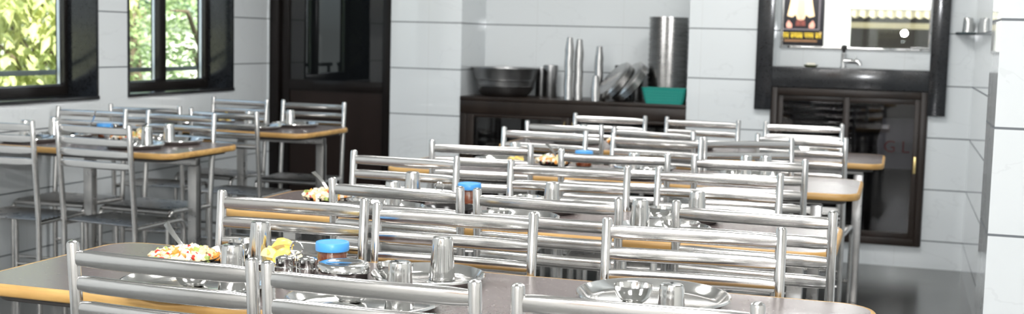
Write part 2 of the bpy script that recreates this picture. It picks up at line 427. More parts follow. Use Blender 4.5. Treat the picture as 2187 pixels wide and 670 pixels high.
def KP(name, bm, m, par=cab, **k): return CP(name, bm, m, par, cab, **k)
bm = B(); yk = N2Y - .004
box(bm, CX0, CX0 + .02, YB, yk, CZ0, CZ1); box(bm, CX1 - .02, CX1, YB, yk, CZ0, CZ1); box(bm, CX0 + .02, CX1 - .02, YB, yk, CZ0, CZ0 + .02); box(bm, CX0 + .02, CX1 - .02, YB, yk, CZ1 - .02, CZ1); box(bm, CX0 + .02, CX1 - .02, yk - .01, yk, CZ0 + .02, CZ1 - .02); box(bm, CX0 + .02, CX1 - .02, YB + .06, yk - .01, .56, .575)
KP('carcass', bm, M['wood_dark'], smooth=False)
bm = B(); e0, e1, w = -.7375, .1595, .036; y0, y1 = YB - .025, YB - .002
box(bm, e0, e0 + w, y0, y1, CZ0, CZ1, .004); box(bm, e1 - w, e1, y0, y1, CZ0, CZ1, .004); box(bm, e0 + w, e1 - w, y0, y1, CZ0, CZ0 + .045, .004); box(bm, e0 + w, e1 - w, y0, y1, CZ1 - .045, CZ1, .004)
KP('face_frame', bm, M['wood_dark'])
for i, (a, b, yy) in enumerate(((e0 + w, -.282, YB + .003), (-.31, e1 - w, YB - .012))):
    zb, zt = CZ0 + .045, CZ1 - .045; w2 = .032
    bm = B()
    for q in ((a, a + w2, zb, zt), (b - w2, b, zb, zt), (a + w2, b - w2, zb, zb + w2), (a + w2, b - w2, zt - w2, zt)):
        box(bm, q[0], q[1], yy, yy + .013, q[2], q[3], .002)
    d = KP('sliding_door', bm, M['wood_dark'])
    bm = B(); box(bm, a + w2, b - w2, yy + .005, yy + .009, zb + w2, zt - w2); KP('glass_pane', bm, M['cab_glass'], d, smooth=False)
    if i == 1:
        bm = B(); box(bm, b - .024, b - .008, yy - .004, yy + .001, .56, .66, .003); KP('finger_pull', bm, M['brass'], d)['label'] = 'brass finger pull'
# sack with red letters standing inside
sk = thing('paper_sack', 'white sack with red letters standing inside the smoked glass cabinet', 'sack', (.0, YB + .115, .576))
bm = B(); bmesh.ops.create_cube(bm, size=1)
bmesh.ops.subdivide_edges(bm, edges=bm.edges[:], cuts=5, use_grid_fill=True)
for v in bm.verts:
    h = v.co.z + .5; k = 1 - .18 * h * h
    v.co = Vector((v.co.x * .22 * k + .008 * math.sin(9 * h), v.co.y * .09 * (1.15 - .7 * h), h * .30)) + Vector((0, .004 * math.sin(14 * v.co.x + 5 * h), 0))
obj('sack_body', bm, M['sack'], sk)
def text_mesh(name, s, size, m, parent, loc, rot, label=None):
    cu = bpy.data.curves.new(name, 'FONT'); cu.body = s; cu.size = size; cu.extrude = .0008; cu.align_x = 'CENTER'
    t = bpy.data.objects.new(name, cu); C.objects.link(t)
    dg = bpy.context.evaluated_depsgraph_get(); me = bpy.data.meshes.new_from_object(t.evaluated_get(dg))
    bpy.data.objects.remove(t)
    me.materials.clear(); me.materials.append(m)
    o = bpy.data.objects.new(name, me); C.objects.link(o); o.parent = parent; o.location = loc; o.rotation_euler = rot
    return o
text_mesh('red_lettering', 'G L', .10, M['red_ink'], sk, (0, -.056, .10), (R(90), 0, 0))

# mirror
mir = thing('wash_mirror', 'large frameless wall mirror with bright edges above the wash counter', 'mirror', (-.27, N2Y - .001, 1.28))
def RP(name, bm, m, par=mir, **k): return CP(name, bm, m, par, mir, **k)
bm = B(); box(bm, -.715, .155, N2Y - .010, N2Y - .002, 1.288, 2.35); RP('mirror_glass', bm, M['mirror'], smooth=False)
bm = B()
for q in ((-.722, -.708, 1.28, 2.36), (.150, .162, 1.28, 2.36), (-.708, .150, 1.28, 1.292), (-.708, .150, 2.348, 2.36)):
    box(bm, q[0], q[1], N2Y - .016, N2Y - .0105, q[2], q[3], .001)
RP('edge_channel', bm, M['chrome'])
# tap
tp = thing('pillar_tap', 'chrome pillar tap with black knob standing on the wash counter', 'tap', (-.335, N2Y - .06, 1.168))
bm = B(); lathe(bm, [(0, 0), (.022, 0), (.022, .006), (.016, .012), (.015, .075), (.016, .08), (.016, .09), (0, .092)], 20); obj('tap_body', bm, M['chrome'], tp)
bm = B(); sweep(bm, [(0, 0, .040), (.03, -.01, .041), (.075, -.025, .040)] + arc((.075, -.025, .040), (.098, -.03, .038), (.10, -.031, .016)), .0145, seg=12); obj('spout', bm, M['chrome'], tp)
bm = B(); lathe(bm, [(0, .092), (.010, .092), (.010, .108), (.016, .112), (.017, .126), (.011, .136), (0, .138)], 16); obj('knob', bm, M['rubber'], tp)['label'] = 'black turning knob'
bm = B(); sweep(bm, [(.075, -.025, .04), (.075, -.025, .07)], .0035, seg=8, dome=True); obj('lever', bm, M['chrome'], tp)
sd = thing('soap_dish', 'small green soap dish on the left of the wash counter', 'dish', (-.52, YB + .06, 1.168))
bm = B(); lathe(bm, [(0, 0), (.03, 0), (.045, .012), (.043, .013), (.029, .003), (0, .003)], 24); obj('dish', bm, M['dish_green'], sd)
bm = B(); box(bm, -.026, .026, -.017, .017, 0, .022, .007); o = obj('soap_bar', bm, M['soap']); o.location = (-.52, YB + .06, 1.1715); o.rotation_euler = (0, 0, .3)
tag(o, 'cream soap bar lying in the green soap dish', 'soap')
hk = thing('chrome_hook_rail', 'short chrome hook rail at the right end of the mirror', 'hook', (.10, N2Y - .015, 1.30))
bm = B(); sweep(bm, [(-.05, -.02, 0), (.055, -.02, -.002)], .004, seg=10); obj('rail', bm, M['chrome'], hk)
bm = B(); sweep(bm, [(-.045, -.018, .0), (-.05, -.03, -.012), (-.06, -.035, -.02), (-.072, -.035, -.012)], .0035, seg=8, dome=True); obj('hook', bm, M['chrome'], hk)
bm = B(); sweep(bm, [(.03, .002, 0), (.03, -.02, 0)], .004, seg=10); obj('standoff', bm, M['chrome'], hk)

# corner shelf with one tumbler
SH = 1.385
bm = B(); n = 10; poly = [(0, 0)] + [(-.108 * math.cos(PI / 2 * i / n), -.108 * math.sin(PI / 2 * i / n)) for i in range(n + 1)]
prism(bm, poly, 0, .010, .001)
o = tag(obj('corner_shelf', bm, M['shelf_glass']), 'small dark glass corner shelf high on the right wall', 'shelf'); o.location = (XR - .001, YB - .001, SH)

# ------------------------------------------------------------------ chairs
W = .395; TOPZ = .884
def post_y(z): return 0. if z <= .44 else -.036 * ((z - .44) / (TOPZ - .44))
def make_chair(label):
    t = thing('slatted_steel_chair', label, 'chair', (0, 0, 0), 0, 'steel dining chairs')
    for s in (-1, 1):
        bm = B(); x = s * W / 2
        pts = [(x, 0, 0), (x, 0, .38)] + [tuple(p) for p in arc((x, 0, .40), (x, 0, .44), (x, post_y(.50), .50))] + [(x, post_y(.7), .7), (x, -.036, TOPZ)]
        sweep(bm, pts, .0125, seg=14, up=(0, 1, 0), dome=True); obj('rear_post', bm, M['steel'], t)
    for k in range(4):
        z = TOPZ - .0262 - .0504 * k; yb = post_y(z)
        bm = B(); N = 12; h = W / 2 - .0085
        pts = [(-h + 2 * h * i / N, yb - .007 * (1 - (2 * i / N - 1) ** 2), z) for i in range(N + 1)]
        tp_ = [.86] + [1.] * (N - 1) + [.86]
        sweep(bm, pts, .0090, .0168, seg=24, taper=tp_, sq=.72); obj('back_slat', bm, M['steel_tube'], t)
    for s in (-1, 1):
        bm = B(); x = s * (W / 2 - .001)
        pts = [(x, .008, .435), (x, .255, .440)] + [tuple(p) for p in arc((x, .285, .440), (x, .328, .441), (x, .331, .39))] + [(x, .333, .2), (x, .334, 0)]
        sweep(bm, pts, .0105, seg=12, up=(1, 0, 0)); obj('front_leg', bm, M['steel'], t)
    bm = B(); N = 10
    for i in range(N):
        y = .020 + i * .0295
        sweep(bm, [(-W / 2 + .004, y, .4465), (W / 2 - .004, y, .4465)], .0125, .0055, seg=10)
    sweep(bm, [(-W / 2 + .004, .318, .436), (W / 2 - .004, .318, .436)], .009, .011, seg=10)
    obj('seat', bm, M['steel_seat'], t)
    for y, z in ((.0, .20), (.333, .17)):
        bm = B(); sweep(bm, [(-W / 2 + .006, y, z), (W / 2 - .006, y, z)], .008, seg=10); obj('stretcher', bm, M['steel'], t)
    return t
L3 = ('leftmost', 'middle', 'rightmost')
TN = {'1': 'front long table', '2': 'second long table', '3': 'third long table', '4': 'fourth long table'}
chairs = []
def row(side, tab, L):
    for i, (x, y, a) in enumerate(L):
        if side == 'near': lab = 'slatted steel chair, near side of the %s, %s of three' % (TN[tab], L3[i])
        else: lab = 'slatted steel chair, far side of the %s, %s of three' % (TN[tab], L3[i])
        chairs.append((x, y, R(a) + (PI if side == 'far' else 0), lab))
row('near', '1', [(-1.302, 1.968, -2.2), (-.866, 1.943, -.5), (-.394, 1.948, 2.4)])
row('far', '1', [(-1.457, 2.790, 2.1), (-1.006, 2.757, 1.8), (-.433, 2.780, 5)])
row('near', '2', [(-1.332, 3.162, -3.1), (-.882, 3.132, -1.4), (-.339, 3.143, -2.3)])
row('far', '2', [(-1.630, 3.952, -3.0), (-1.037, 3.942, 2.9), (-.545, 3.983, -2.0)])
row('near', '3', [(-1.552, 4.541, 6.4), (-.999, 4.456, 6.9), (-.506, 4.500, 5.9)])
row('far', '3', [(-1.530, 5.368, -4), (-1.005, 5.325, -3.4), (-.621, 5.443, 25)])
row('near', '4', [(-1.569, 5.847, -7.5), (-1.097, 5.714, -9.6), (-.416, 5.723, -5.7)])
row('far', '4', [(-1.523, 6.660, .7), (-1.011, 6.665, -5), (-.474, 6.67, 6)])
for x, y, a, lab in [
    (-3.772, 4.442, 0, 'slatted steel chair cut by the left edge, near side of the nearer window table'),
    (-3.302, 4.490, -6, 'slatted steel chair, near side of the nearer window table, beside the aisle'),
    (-3.935, 5.345, 180 + 2, 'slatted steel chair by the left wall, far side of the nearer window table'),
    (-3.414, 5.350, 180 - 4, 'slatted steel chair, far side of the nearer window table, beside the aisle'),
    (-3.86, 5.70, 8, 'slatted steel chair by the left wall, near side of the farther window table'),
    (-3.340, 5.629, -2.7, 'slatted steel chair, near side of the farther window table, beside the aisle'),
    (-3.86, 6.70, 180 - 6, 'slatted steel chair in the corner, far side of the farther window table'),
    (-3.36, 6.70, 180 + 3, 'slatted steel chair in front of the dark door')]:
    chairs.append((x, y, R(a), lab))
proto = make_chair(chairs[0][3])
for i, (x, y, a, lab) in enumerate(chairs):
    x -= .036 * math.sin(a); y += .036 * math.cos(a)   # seat line from the measured post tops (the backs lean)
    if i == 0: proto.location = (x, y, 0); proto.rotation_euler = (0, 0, a)
    else: dup(proto, (x, y, 0), a, lab)

# ------------------------------------------------------------------ tables
TZ = .75
def rrect(x0, x1, y0, y1, r, n=8):
    out = []
    for cx, cy, a0 in ((x1 - r, y0 + r, -90), (x1 - r, y1 - r, 0), (x0 + r, y1 - r, 90), (x0 + r, y0 + r, 180)):
        for i in range(n + 1):
            a = R(a0 + 90 * i / n); out.append((cx + r * math.cos(a), cy + r * math.sin(a)))
    return out
def table(x0, x1, y0, y1, label, group, inset=.12, inl=None, rz=0., r=.085):
    inl = inl or inset
    cx, cy = (x0 + x1) / 2, (y0 + y1) / 2; hx, hy = (x1 - x0) / 2, (y1 - y0) / 2
    t = thing('dining_table', label, 'table', (cx, cy, 0), R(rz), group)
    e = .012
    bm = B(); prism(bm, rrect(-hx + e, hx - e, -hy + e, hy - e, r - e), TZ - .024, TZ, 0); obj('tabletop', bm, M['laminate'], t)
    bm = B()
    o_ = rrect(-hx, hx, -hy, hy, r); i_ = rrect(-hx + e, hx - e, -hy + e, hy - e, r - e); m_ = rrect(-hx + .004, hx - .004, -hy + .004, hy - .004, r - .004)
    rings = [[bm.verts.new((x, y, z)) for x, y in q] for q, z in ((i_, TZ - .0002), (m_, TZ - .0004), (o_, TZ - .005), (o_, TZ - .0215), (m_, TZ - .026), (i_, TZ - .026))]
    n = len(o_)
    for a, b in zip(rings, rings[1:] + rings[:1]):
        for k in range(n): bm.faces.new((a[k], a[(k + 1) % n], b[(k + 1) % n], b[k]))
    obj('edge_band', bm, M['edge_wood'], t, angle=60)
    bm = B(); prism(bm, rrect(-hx + .05, hx - .05, -hy + .03, hy - .03, .06), TZ - .042, TZ - .0245, .003); obj('underboard', bm, M['underboard'], t)
    bm = B(); box(bm, -hx + inl - .02, hx - inset + .02, -.02, .02, .672, TZ - .0422, .003); obj('top_rail', bm, M['steel_seat'], t)
    for s in (-1, 1):
        x = hx - inset if s > 0 else -hx + inl
        bm = B(); box(bm, x - .0225, x + .0225, -.0225, .0225, .0305, .6718, .004); obj('leg', bm, M['steel_seat'], t)
        bm = B(); box(bm, x - .02, x + .02, -.16, .16, .0, .030, .003); obj('foot_bar', bm, M['steel_seat'], t)
    return t
T1 = (-1.91, -.02, 2.13, 2.71); T2 = (-2.0, -.14, 3.32, 3.885); T3 = (-2.04, -.12, 4.70, 5.272); T4 = (-1.97, -.05, 5.985, 6.575)
G1, G2_ = 'long tables in the middle row', 'short tables by the left windows'
table(*T1, 'long brown laminate table with yellow wood edge nearest the camera', G1, .11)
table(*T2, 'second long brown laminate table behind the nearest one', G1)
table(*T3, 'third long brown laminate table from the camera, its right end jutting past the chairs', G1, .17, .12)
table(*T4, 'fourth long brown laminate table, farthest and closest to the cupboard', G1)
L1 = (-4.15, -3.03, 4.67, 5.283); L2 = (-4.15, -3.06, 5.975, 6.605)
table(*L1, 'short brown laminate table against the left wall under the windows, nearer one', G2_, .075, .475)
table(*L2, 'short brown laminate table against the left wall beside the dark door', G2_, .045, .54)

# ------------------------------------------------------------------ tableware prototypes (meshes shared by copies)
def mesh_of(name, fn, m, angle=38):
    bm = B(); fn(bm); o = obj(name, bm, m, angle=angle); me = o.data; bpy.data.objects.remove(o); return me
def tray_fn(r=.16, h=.022):
    return lambda bm: lathe(bm, [(0, .0012), (r * .80, .0012), (r * .865, .006), (r * .95, h - .001), (r * .965, h + .0015), (r * .99, h + .001), (r, h - .003), (r * .985, h - .005), (r * .965, h - .004), (r * .875, .003), (r * .82, 0), (0, 0)], 64)
def cup_fn(h=.099, rt=.0235, rb=.0305):
    return lambda bm: lathe(bm, [(0, h - .002), (rt * .80, h - .001), (rt * .93, h - .003), (rt, h - .010), (rt * 1.05, h * .72), (rb * .965, .010), (rb * .985, .006), (rb, .004), (rb, .001), (rb * .97, 0), (rb * .95, .002), (rt * .95, h - .014), (rt * .8, h - .006), (0, h - .005)], 32)
def bowl_fn(r=.041, h=.038):
    return lambda bm: lathe(bm, [(0, .002), (r * .58, .0025), (r * .84, h * .42), (r * .93, h * .72), (r * .96, h - .001), (r, h), (r * 1.0, h - .003), (r * .965, h * .72), (r * .96, h * .66), (r * .88, h * .42), (r * .70, h * .14), (r * .5, 0), (0, 0)], 40)
ME_TRAY = mesh_of('thali_tray', tray_fn(), M['steel_ware'])
ME_PLATE = mesh_of('stacked_plate', tray_fn(.126, .018), M['steel_stack'])
ME_PLATE2 = mesh_of('leaning_thali', tray_fn(.152, .020), M['steel_stack'])
ME_CUP = mesh_of('steel_tumbler', cup_fn(), M['steel_ware'])
ME_CUPS = mesh_of('stacked_tumbler', cup_fn(.088, .0195, .0292), M['steel_stack'])
ME_CUPW = mesh_of('wide_tumbler', cup_fn(.085, .0265, .0325), M['steel_ware'])
ME_BOWL = mesh_of('steel_bowl', bowl_fn(), M['steel_ware'])
def spoon_bm(bm):
    N = 9
    pts = []; L = .16
    # handle strip with slight arch, then a dished bowl
    rows = []
    for i in range(N + 1):
        t = i / N; w = .0065 - .0035 * t; rows.append((t * .105, w, .006 * math.sin(PI * t)))
    for i in range(1, 9):
        t = i / 8; w = .0035 + .0155 * math.sin(PI * min(.5 + .5 * t, 1) if False else PI * (t * .93)) ; rows.append((.105 + t * .055, max(w, .002), -.007 * math.sin(PI * t)))
    top, bot = [], []
    for x, w, z in rows:
        top.append([bm.verts.new((x, -w, z + .0006)), bm.verts.new((x, 0, z - (.004 if x > .11 else -.0008))), bm.verts.new((x, w, z + .0006))])
        bot.append([bm.verts.new((x, -w, z - .0006)), bm.verts.new((x, 0, z - (.0055 if x > .11 else .0004))), bm.verts.new((x, w, z - .0006))])
    for a, b in zip(top, top[1:]):
        for k in range(2): bm.faces.new((a[k], a[k + 1], b[k + 1], b[k]))
    for a, b in zip(bot, bot[1:]):
        for k in range(2): bm.faces.new((a[k], b[k], b[k + 1], a[k + 1]))
    for k in range(len(rows) - 1):
        bm.faces.new((top[k][0], top[k + 1][0], bot[k + 1][0], bot[k][0])); bm.faces.new((top[k][2], bot[k][2], bot[k + 1][2], top[k + 1][2]))
    for k in (0, -1):
        for j in range(2): bm.faces.new((top[k][j], top[k][j + 1], bot[k][j + 1], bot[k][j]))
ME_SPOON = mesh_of('spoon', spoon_bm, M['steel_ware'], 60)
def put(name, me, loc, label, cat, group, rot=(0, 0, 0), sc=None):
    o = bpy.data.objects.new(name, me); C.objects.link(o); o.location = loc; o.rotation_euler = rot
    if sc: o.scale = sc
    return tag(o, label, cat, group)

SHORT = {'1': 'front long table', '2': 'second long table', '3': 'third long table', '4': 'fourth long table', 'l1': 'nearer window table', 'l2': 'farther window table'}
def place(tab, where, x, y, cup=None, bowl=None, sc=.85, spoon=None):
    """a place setting: thali with what stands in it; every piece its own thing"""
    T = SHORT[tab]
    put('thali_tray', ME_TRAY, (x, y, TZ), 'round steel thali, %s of the %s' % (where, T), 'tray', 'steel thalis on the tables', (0, 0, x * 5), (sc, sc, 1))
    if cup: put('steel_tumbler', ME_CUP, (cup[0], cup[1], TZ + .0015), 'upturned steel tumbler in the thali, %s of the %s' % (where, T), 'tumbler', 'upturned steel tumblers on the tables')
    if bowl: put('steel_bowl', ME_BOWL, (bowl[0], bowl[1], TZ + .0015), 'small steel bowl in the thali, %s of the %s' % (where, T), 'bowl', 'small steel bowls on the tables', (0, 0, x * 3))
    if spoon: put('spoon', ME_SPOON, (spoon[0], spoon[1], TZ + .0165), 'steel spoon lying in the thali, %s of the %s' % (where, T), 'spoon', 'steel spoons', (0, R(1.5), R(spoon[2])))
# front table
place('1', 'left near seat', -1.400, 2.25, (-1.329, 2.279), (-1.427, 2.283), 1)
place('1', 'middle near seat', -1.005, 2.235, (-.934, 2.250), (-1.052, 2.275), 1, (-1.075, 2.17, 4))
place('1', 'left far seat', -1.428, 2.615, (-1.436, 2.590), (-1.508, 2.645), .95)
place('1', 'middle far seat', -.982, 2.530, (-.966, 2.574), (-1.057, 2.517), .8, (-1.055, 2.465, 3))
place('1', 'right seat', -.472, 2.525, None, (-.512, 2.512), 1.02)
put('steel_tumbler', ME_CUP, (-.388, 2.262, TZ), 'upturned steel tumbler standing on the bare front table before the right thali', 'tumbler', 'upturned steel tumblers on the tables')
# second table
place('2', 'left near seat', -1.50, 3.47, (-1.478, 3.492), (-1.58, 3.47))
place('2', 'middle near seat', -1.075, 3.47, None, (-1.13, 3.50))
place('2', 'right near seat', -.625, 3.47, (-.690, 3.444), (-.607, 3.532))
put('steel_bowl', ME_BOWL, (-.560, 3.460, TZ + .0015), 'second small steel bowl in the right near thali of the second long table', 'bowl', 'small steel bowls on the tables')
place('2', 'left far seat', -1.595, 3.752, (-1.522, 3.762), None)
place('2', 'middle far seat', -1.08, 3.755, (-1.030, 3.723), (-1.13, 3.80))
place('2', 'right far seat', -.63, 3.755, (-.570, 3.72), (-.68, 3.74))
# third table
place('3', 'left far seat', -1.63, 5.10, (-1.575, 5.07), None)
place('3', 'middle near seat', -1.02, 4.86, (-1.012, 4.885), (-.94, 4.86))
place('3', 'middle far seat', -1.02, 5.135, None, (-1.06, 5.15))
place('3', 'right seat', -.56, 5.05, (-.578, 5.02), (-.63, 5.08))
put('steel_tumbler', ME_CUP, (-.503, 5.05, TZ + .0015), 'second upturned tumbler close beside another, right seat of the third long table', 'tumbler', 'upturned steel tumblers on the tables')
# fourth table
place('4', 'left seat', -1.62, 6.30, (-1.588, 6.324), None)
place('4', 'middle seat', -1.02, 6.32, None, (-1.06, 6.30))
place('4', 'right seat', -.45, 6.35, None, (-.50, 6.36))
# window tables
place('l1', 'aisle near seat', -3.345, 4.855, (-3.295, 4.88), (-3.39, 4.89))
place('l1', 'aisle far seat', -3.315, 5.14, (-3.32, 5.10), (-3.395, 5.14))
place('l1', 'wall near seat', -3.93, 4.86, (-3.98, 4.90), (-3.90, 4.86))
place('l1', 'wall far seat', -3.93, 5.138, (-4.005, 5.14), None)
place('l2', 'aisle near seat', -3.44, 6.16, (-3.50, 6.175), None)
place('l2', 'aisle far seat', -3.35, 6.45, (-3.372, 6.425), None)
place('l2', 'wall seat', -3.93, 6.22, None, (-3.95, 6.22))
put('steel_bowl', ME_BOWL, (-3.862, 5.195, TZ + .0015), 'small steel bowl holding an upright spoon on the nearer window table', 'bowl', 'small steel bowls on the tables')
put('serving_spoon', ME_SPOON, (-3.809, 5.205, .887), 'long steel spoon standing in a bowl on the nearer window table', 'spoon', 'steel spoons', (0, R(115), 0), (.8, 1, 1))
# shakers in a wire caddy with ring handle
def caddy(x, y, rz, tab):
    T = SHORT[tab]
    c = thing('cruet_caddy', 'steel wire cruet caddy with ring handle on the %s' % T, 'caddy', (x, y, TZ), R(rz), 'cruet caddies on the tables')
    bm = B(); prism(bm, rrect(-.052, .052, -.026, .026, .024), 0, .004, .001); obj('base', bm, M['steel_ware'], c)
    bm = B(); ring = [(.0145 * math.sin(a), 0, .0645 - .0145 * math.cos(a)) for a in [2 * PI * i / 24 for i in range(25)]]
    sweep(bm, [(0, 0, .003), (0, 0, .050)], .002, seg=8, up=(0, 1, 0))
    sweep(bm, ring, .0021, seg=8, up=(0, 1, 0)); obj('ring_handle', bm, M['steel_ware'], c)
    bm = B()
    for s in (-1, 1):
        sweep(bm, [(s * .027 + .0238 * math.cos(a), .0238 * math.sin(a), .022) for a in [2 * PI * i / 24 for i in range(25)]], .0013, seg=6)
    obj('holder_wire', bm, M['steel_ware'], c)
    for s in (-1, 1):
        q = Matrix.Rotation(R(rz), 3, 'Z') @ Vector((s * .027, 0, 0))
        k = thing('salt_shaker', 'small steel shaker with domed lid, %s of the caddy on the %s' % ('left' if s < 0 else 'right', T), 'shaker', (x + q.x, y + q.y, TZ + .0042), 0, 'steel shakers in the caddies')
        bm = B(); lathe(bm, [(0, 0), (.0205, 0), (.0215, .002), (.0215, .030), (.0195, .032), (0, .032)], 28); obj('shaker_body', bm, M['steel_ware'], k)
        bm = B(); lathe(bm, [(.0205, .0305), (.0222, .031), (.0222, .037), (.0205, .039), (.012, .042), (.004, .0432), (.003, .0448), (0, .045)], 28); obj('lid', bm, M['steel_ware'], k)
caddy(-1.279, 2.472, 6, '1'); caddy(-1.400, 3.69, 10, '2'); caddy(-1.43, 5.20, 10, '3'); caddy(-1.30, 6.42, 5, '4'); caddy(-3.66, 5.14, 0, 'l1')
def jar(x, y, tab):
    k = thing('pickle_jar', 'glass pickle jar with bright blue lid on the %s' % SHORT[tab], 'jar', (x, y, TZ), 0, 'pickle jars with blue lids')
    bm = B(); lathe(bm, [(0, 0), (.033, 0), (.0365, .003), (.0365, .041), (.034, .047), (.034, .057), (.0325, .057), (.0325, .047), (.035, .041), (.035, .004), (.032, .002), (0, .002)], 36); obj('jar_glass', bm, M['jar_glass'], k)
    bm = B(); lathe(bm, [(0, .003), (.031, .003), (.0342, .006), (.0342, .040), (.031, .046), (.028, .0485), (0, .047)], 32); obj('pickle', bm, M['pickle'], k)
    bm = B(); lathe(bm, [(.0335, .0495), (.0385, .0495), (.039, .051), (.039, .0665), (.0375, .069), (.034, .0695), (.033, .068), (0, .068)], 48); obj('lid', bm, M['blue_lid'], k)['label'] = 'bright blue screw lid'
jar(-1.234, 2.563, '1'); jar(-1.335, 3.80, '2'); jar(-1.290, 5.16, '3'); jar(-3.785, 5.245, 'l1')
k = thing('round_steel_box', 'round lidded steel box beside the blue lidded jar on the front long table', 'box', (-1.158, 2.462, TZ))
bm = B(); lathe(bm, [(0, 0), (.053, 0), (.0555, .002), (.0565, .022), (0, .022)], 44); obj('box_body', bm, M['steel_ware'], k)
bm = B(); lathe(bm, [(.056, .0215), (.0592, .0225), (.0598, .026), (.0588, .038), (.056, .0425), (.049, .0447), (.038, .0447), (.035, .043), (0, .0432)], 48); obj('lid', bm, M['steel_ware'], k)

# salad plates, lemons
ME_SPLATE = mesh_of('black_plate', lambda bm: lathe(bm, [(0, .002), (.045, .002), (.056, .010), (.064, .021), (.078, .030), (.080, .031), (.0805, .029), (.067, .020), (.059, .007), (.050, 0), (0, 0)], 48), M['black_gloss'])
SAL = ['s_cream', 's_white', 's_red', 's_orange', 's_green']
def salad_mesh(seed, R0=.076, n=330):
    rnd = random.Random(seed); bm = B()
    lathe(bm, [(0, .004), (.05, .006), (R0 - .004, .024), (R0 * .7, .034), (R0 * .3, .040), (0, .041)], 24)
    for f in bm.faces: f.material_index = 0
    for i in range(n):
        r = R0 * math.sqrt(rnd.random()); a = rnd.random() * 2 * PI
        z = .027 + .016 * (1 - (r / R0) ** 2) + rnd.random() * .005
        s = rnd.uniform(.0036, .0078)
        k = rnd.choices(range(5), (36, 24, 11, 21, 8))[0]
        nf = len(bm.faces)
        mx = Matrix.Translation((r * math.cos(a), r * math.sin(a), z)) @ Euler((rnd.random() * 6, rnd.random() * 6, rnd.random() * 6)).to_matrix().to_4x4() @ Matrix.Diagonal((s * rnd.uniform(.8, 1.8), s, s * rnd.uniform(.6, 1), 1))
        if k == 2 or rnd.random() < .3: bmesh.ops.create_icosphere(bm, subdivisions=1, radius=1.1, matrix=mx)
        else: bmesh.ops.create_cube(bm, size=1.8, matrix=mx)
        bm.faces.ensure_lookup_table()
        for f in bm.faces[nf:]: f.material_index = k
    return bm
def salad(x, y, tab, seed, spoon=None):
    T = SHORT[tab]
    put('black_salad_plate', ME_SPLATE, (x, y, TZ), 'black plate holding chopped salad on the %s' % T, 'plate', 'black salad plates')
    o = obj('chopped_salad', salad_mesh(seed), [M[s] for s in SAL], angle=50); o.location = (x, y, TZ)
    tag(o, 'heap of chopped tomato, carrot and onion salad on the %s' % T, 'salad', 'chopped salads', 'stuff')
    if spoon:
        put('serving_spoon', ME_SPOON, spoon[0], 'steel spoon standing in the chopped salad on the %s' % T, 'spoon', 'steel spoons', spoon[1], (.86, 1.15, 1.15))
salad(-1.550, 2.440, '1', 3, ((-1.62, 2.475, TZ + .098), (R(60), R(38), R(-18))))
salad(-1.735, 3.56, '2', 4, ((-1.80, 3.59, TZ + .10), (R(20), R(38), R(-18))))
salad(-1.395, 5.06, '3', 5, ((-1.44, 5.08, TZ + .10), (R(20), R(40), R(-30))))
salad(-1.36, 6.22, '4', 6)
salad(-3.505, 5.035, 'l1', 8, ((-3.40, 5.04, TZ + .10), (R(10), R(38), R(180 - 5))))
def wedge_bm(bm, r=.024):
    n = 9; span = R(70)
    rim = []; inner = []
    for i in range(n + 1):
        t = i / n; a = PI * t
        y = r * 1.25 * math.cos(a); w = r * math.sin(a)
        rim.append([(w * math.sin(span * (j / 4 - .5)), y, w * math.cos(span * (j / 4 - .5))) for j in range(5)]); inner.append((0, y, 0))
    V = [[bm.verts.new(p) for p in q] for q in rim]; I = [bm.verts.new(p) for p in inner]
    def nf(vs, m):
        f = bm.faces.new(vs); f.material_index = m
    for i in range(n):
        for j in range(4): nf((V[i][j], V[i][j + 1], V[i + 1][j + 1], V[i + 1][j]), 0)
        nf((V[i][0], V[i + 1][0], I[i + 1], I[i]), 1); nf((V[i][4], I[i], I[i + 1], V[i + 1][4]), 1)
    bmesh.ops.remove_doubles(bm, verts=bm.verts[:], dist=1e-5)
ME_WEDGE = mesh_of('lemon_wedge', wedge_bm, [M['lemon_rind'], M['lemon_flesh']], 30)
ME_LPLATE = mesh_of('lemon_plate', lambda bm: lathe(bm, [(0, .002), (.040, .002), (.050, .008), (.062, .020), (.064, .0205), (.0635, .018), (.052, .005), (.044, 0), (0, 0)], 40), M['steel_ware'])
def lemons(x, y, tab, n, seed, z=TZ, dish=True):
    T = SHORT[tab]; rnd = random.Random(seed)
    if dish: put('lemon_dish', ME_LPLATE, (x, y, z), 'shallow steel dish of lemon wedges on the %s' % T, 'dish', 'dishes of lemon wedges')
    for i in range(n):
        a = 2 * PI * i / max(n - 2, 1) + rnd.random() * .3; rr = .030 if i < n - 2 else .006
        zz = z + (.026 if i < n - 2 else .044)
        put('lemon_wedge', ME_WEDGE, (x + rr * math.cos(a), y + rr * math.sin(a), zz), ('yellow lemon wedge piled in the dish on the %s' if dish else 'yellow lemon wedge in the pile beside the caddy on the %s') % T, 'lemon', 'lemon wedges on the %s' % T, (rnd.uniform(-.6, .6), rnd.uniform(-.7, .7) + (PI if rnd.random() < .3 else 0), rnd.random() * 6))
lemons(-1.366, 2.560, '1', 8, 1, TZ - .001, False); lemons(-1.51, 4.92, '3', 6, 2); lemons(-3.555, 5.215, 'l1', 6, 5); lemons(-3.80, 6.42, 'l2', 6, 6)
put('black_salad_plate', ME_SPLATE, (-1.288, 3.50, TZ), 'empty black plate beside the caddy on the second long table', 'plate', 'black salad plates')

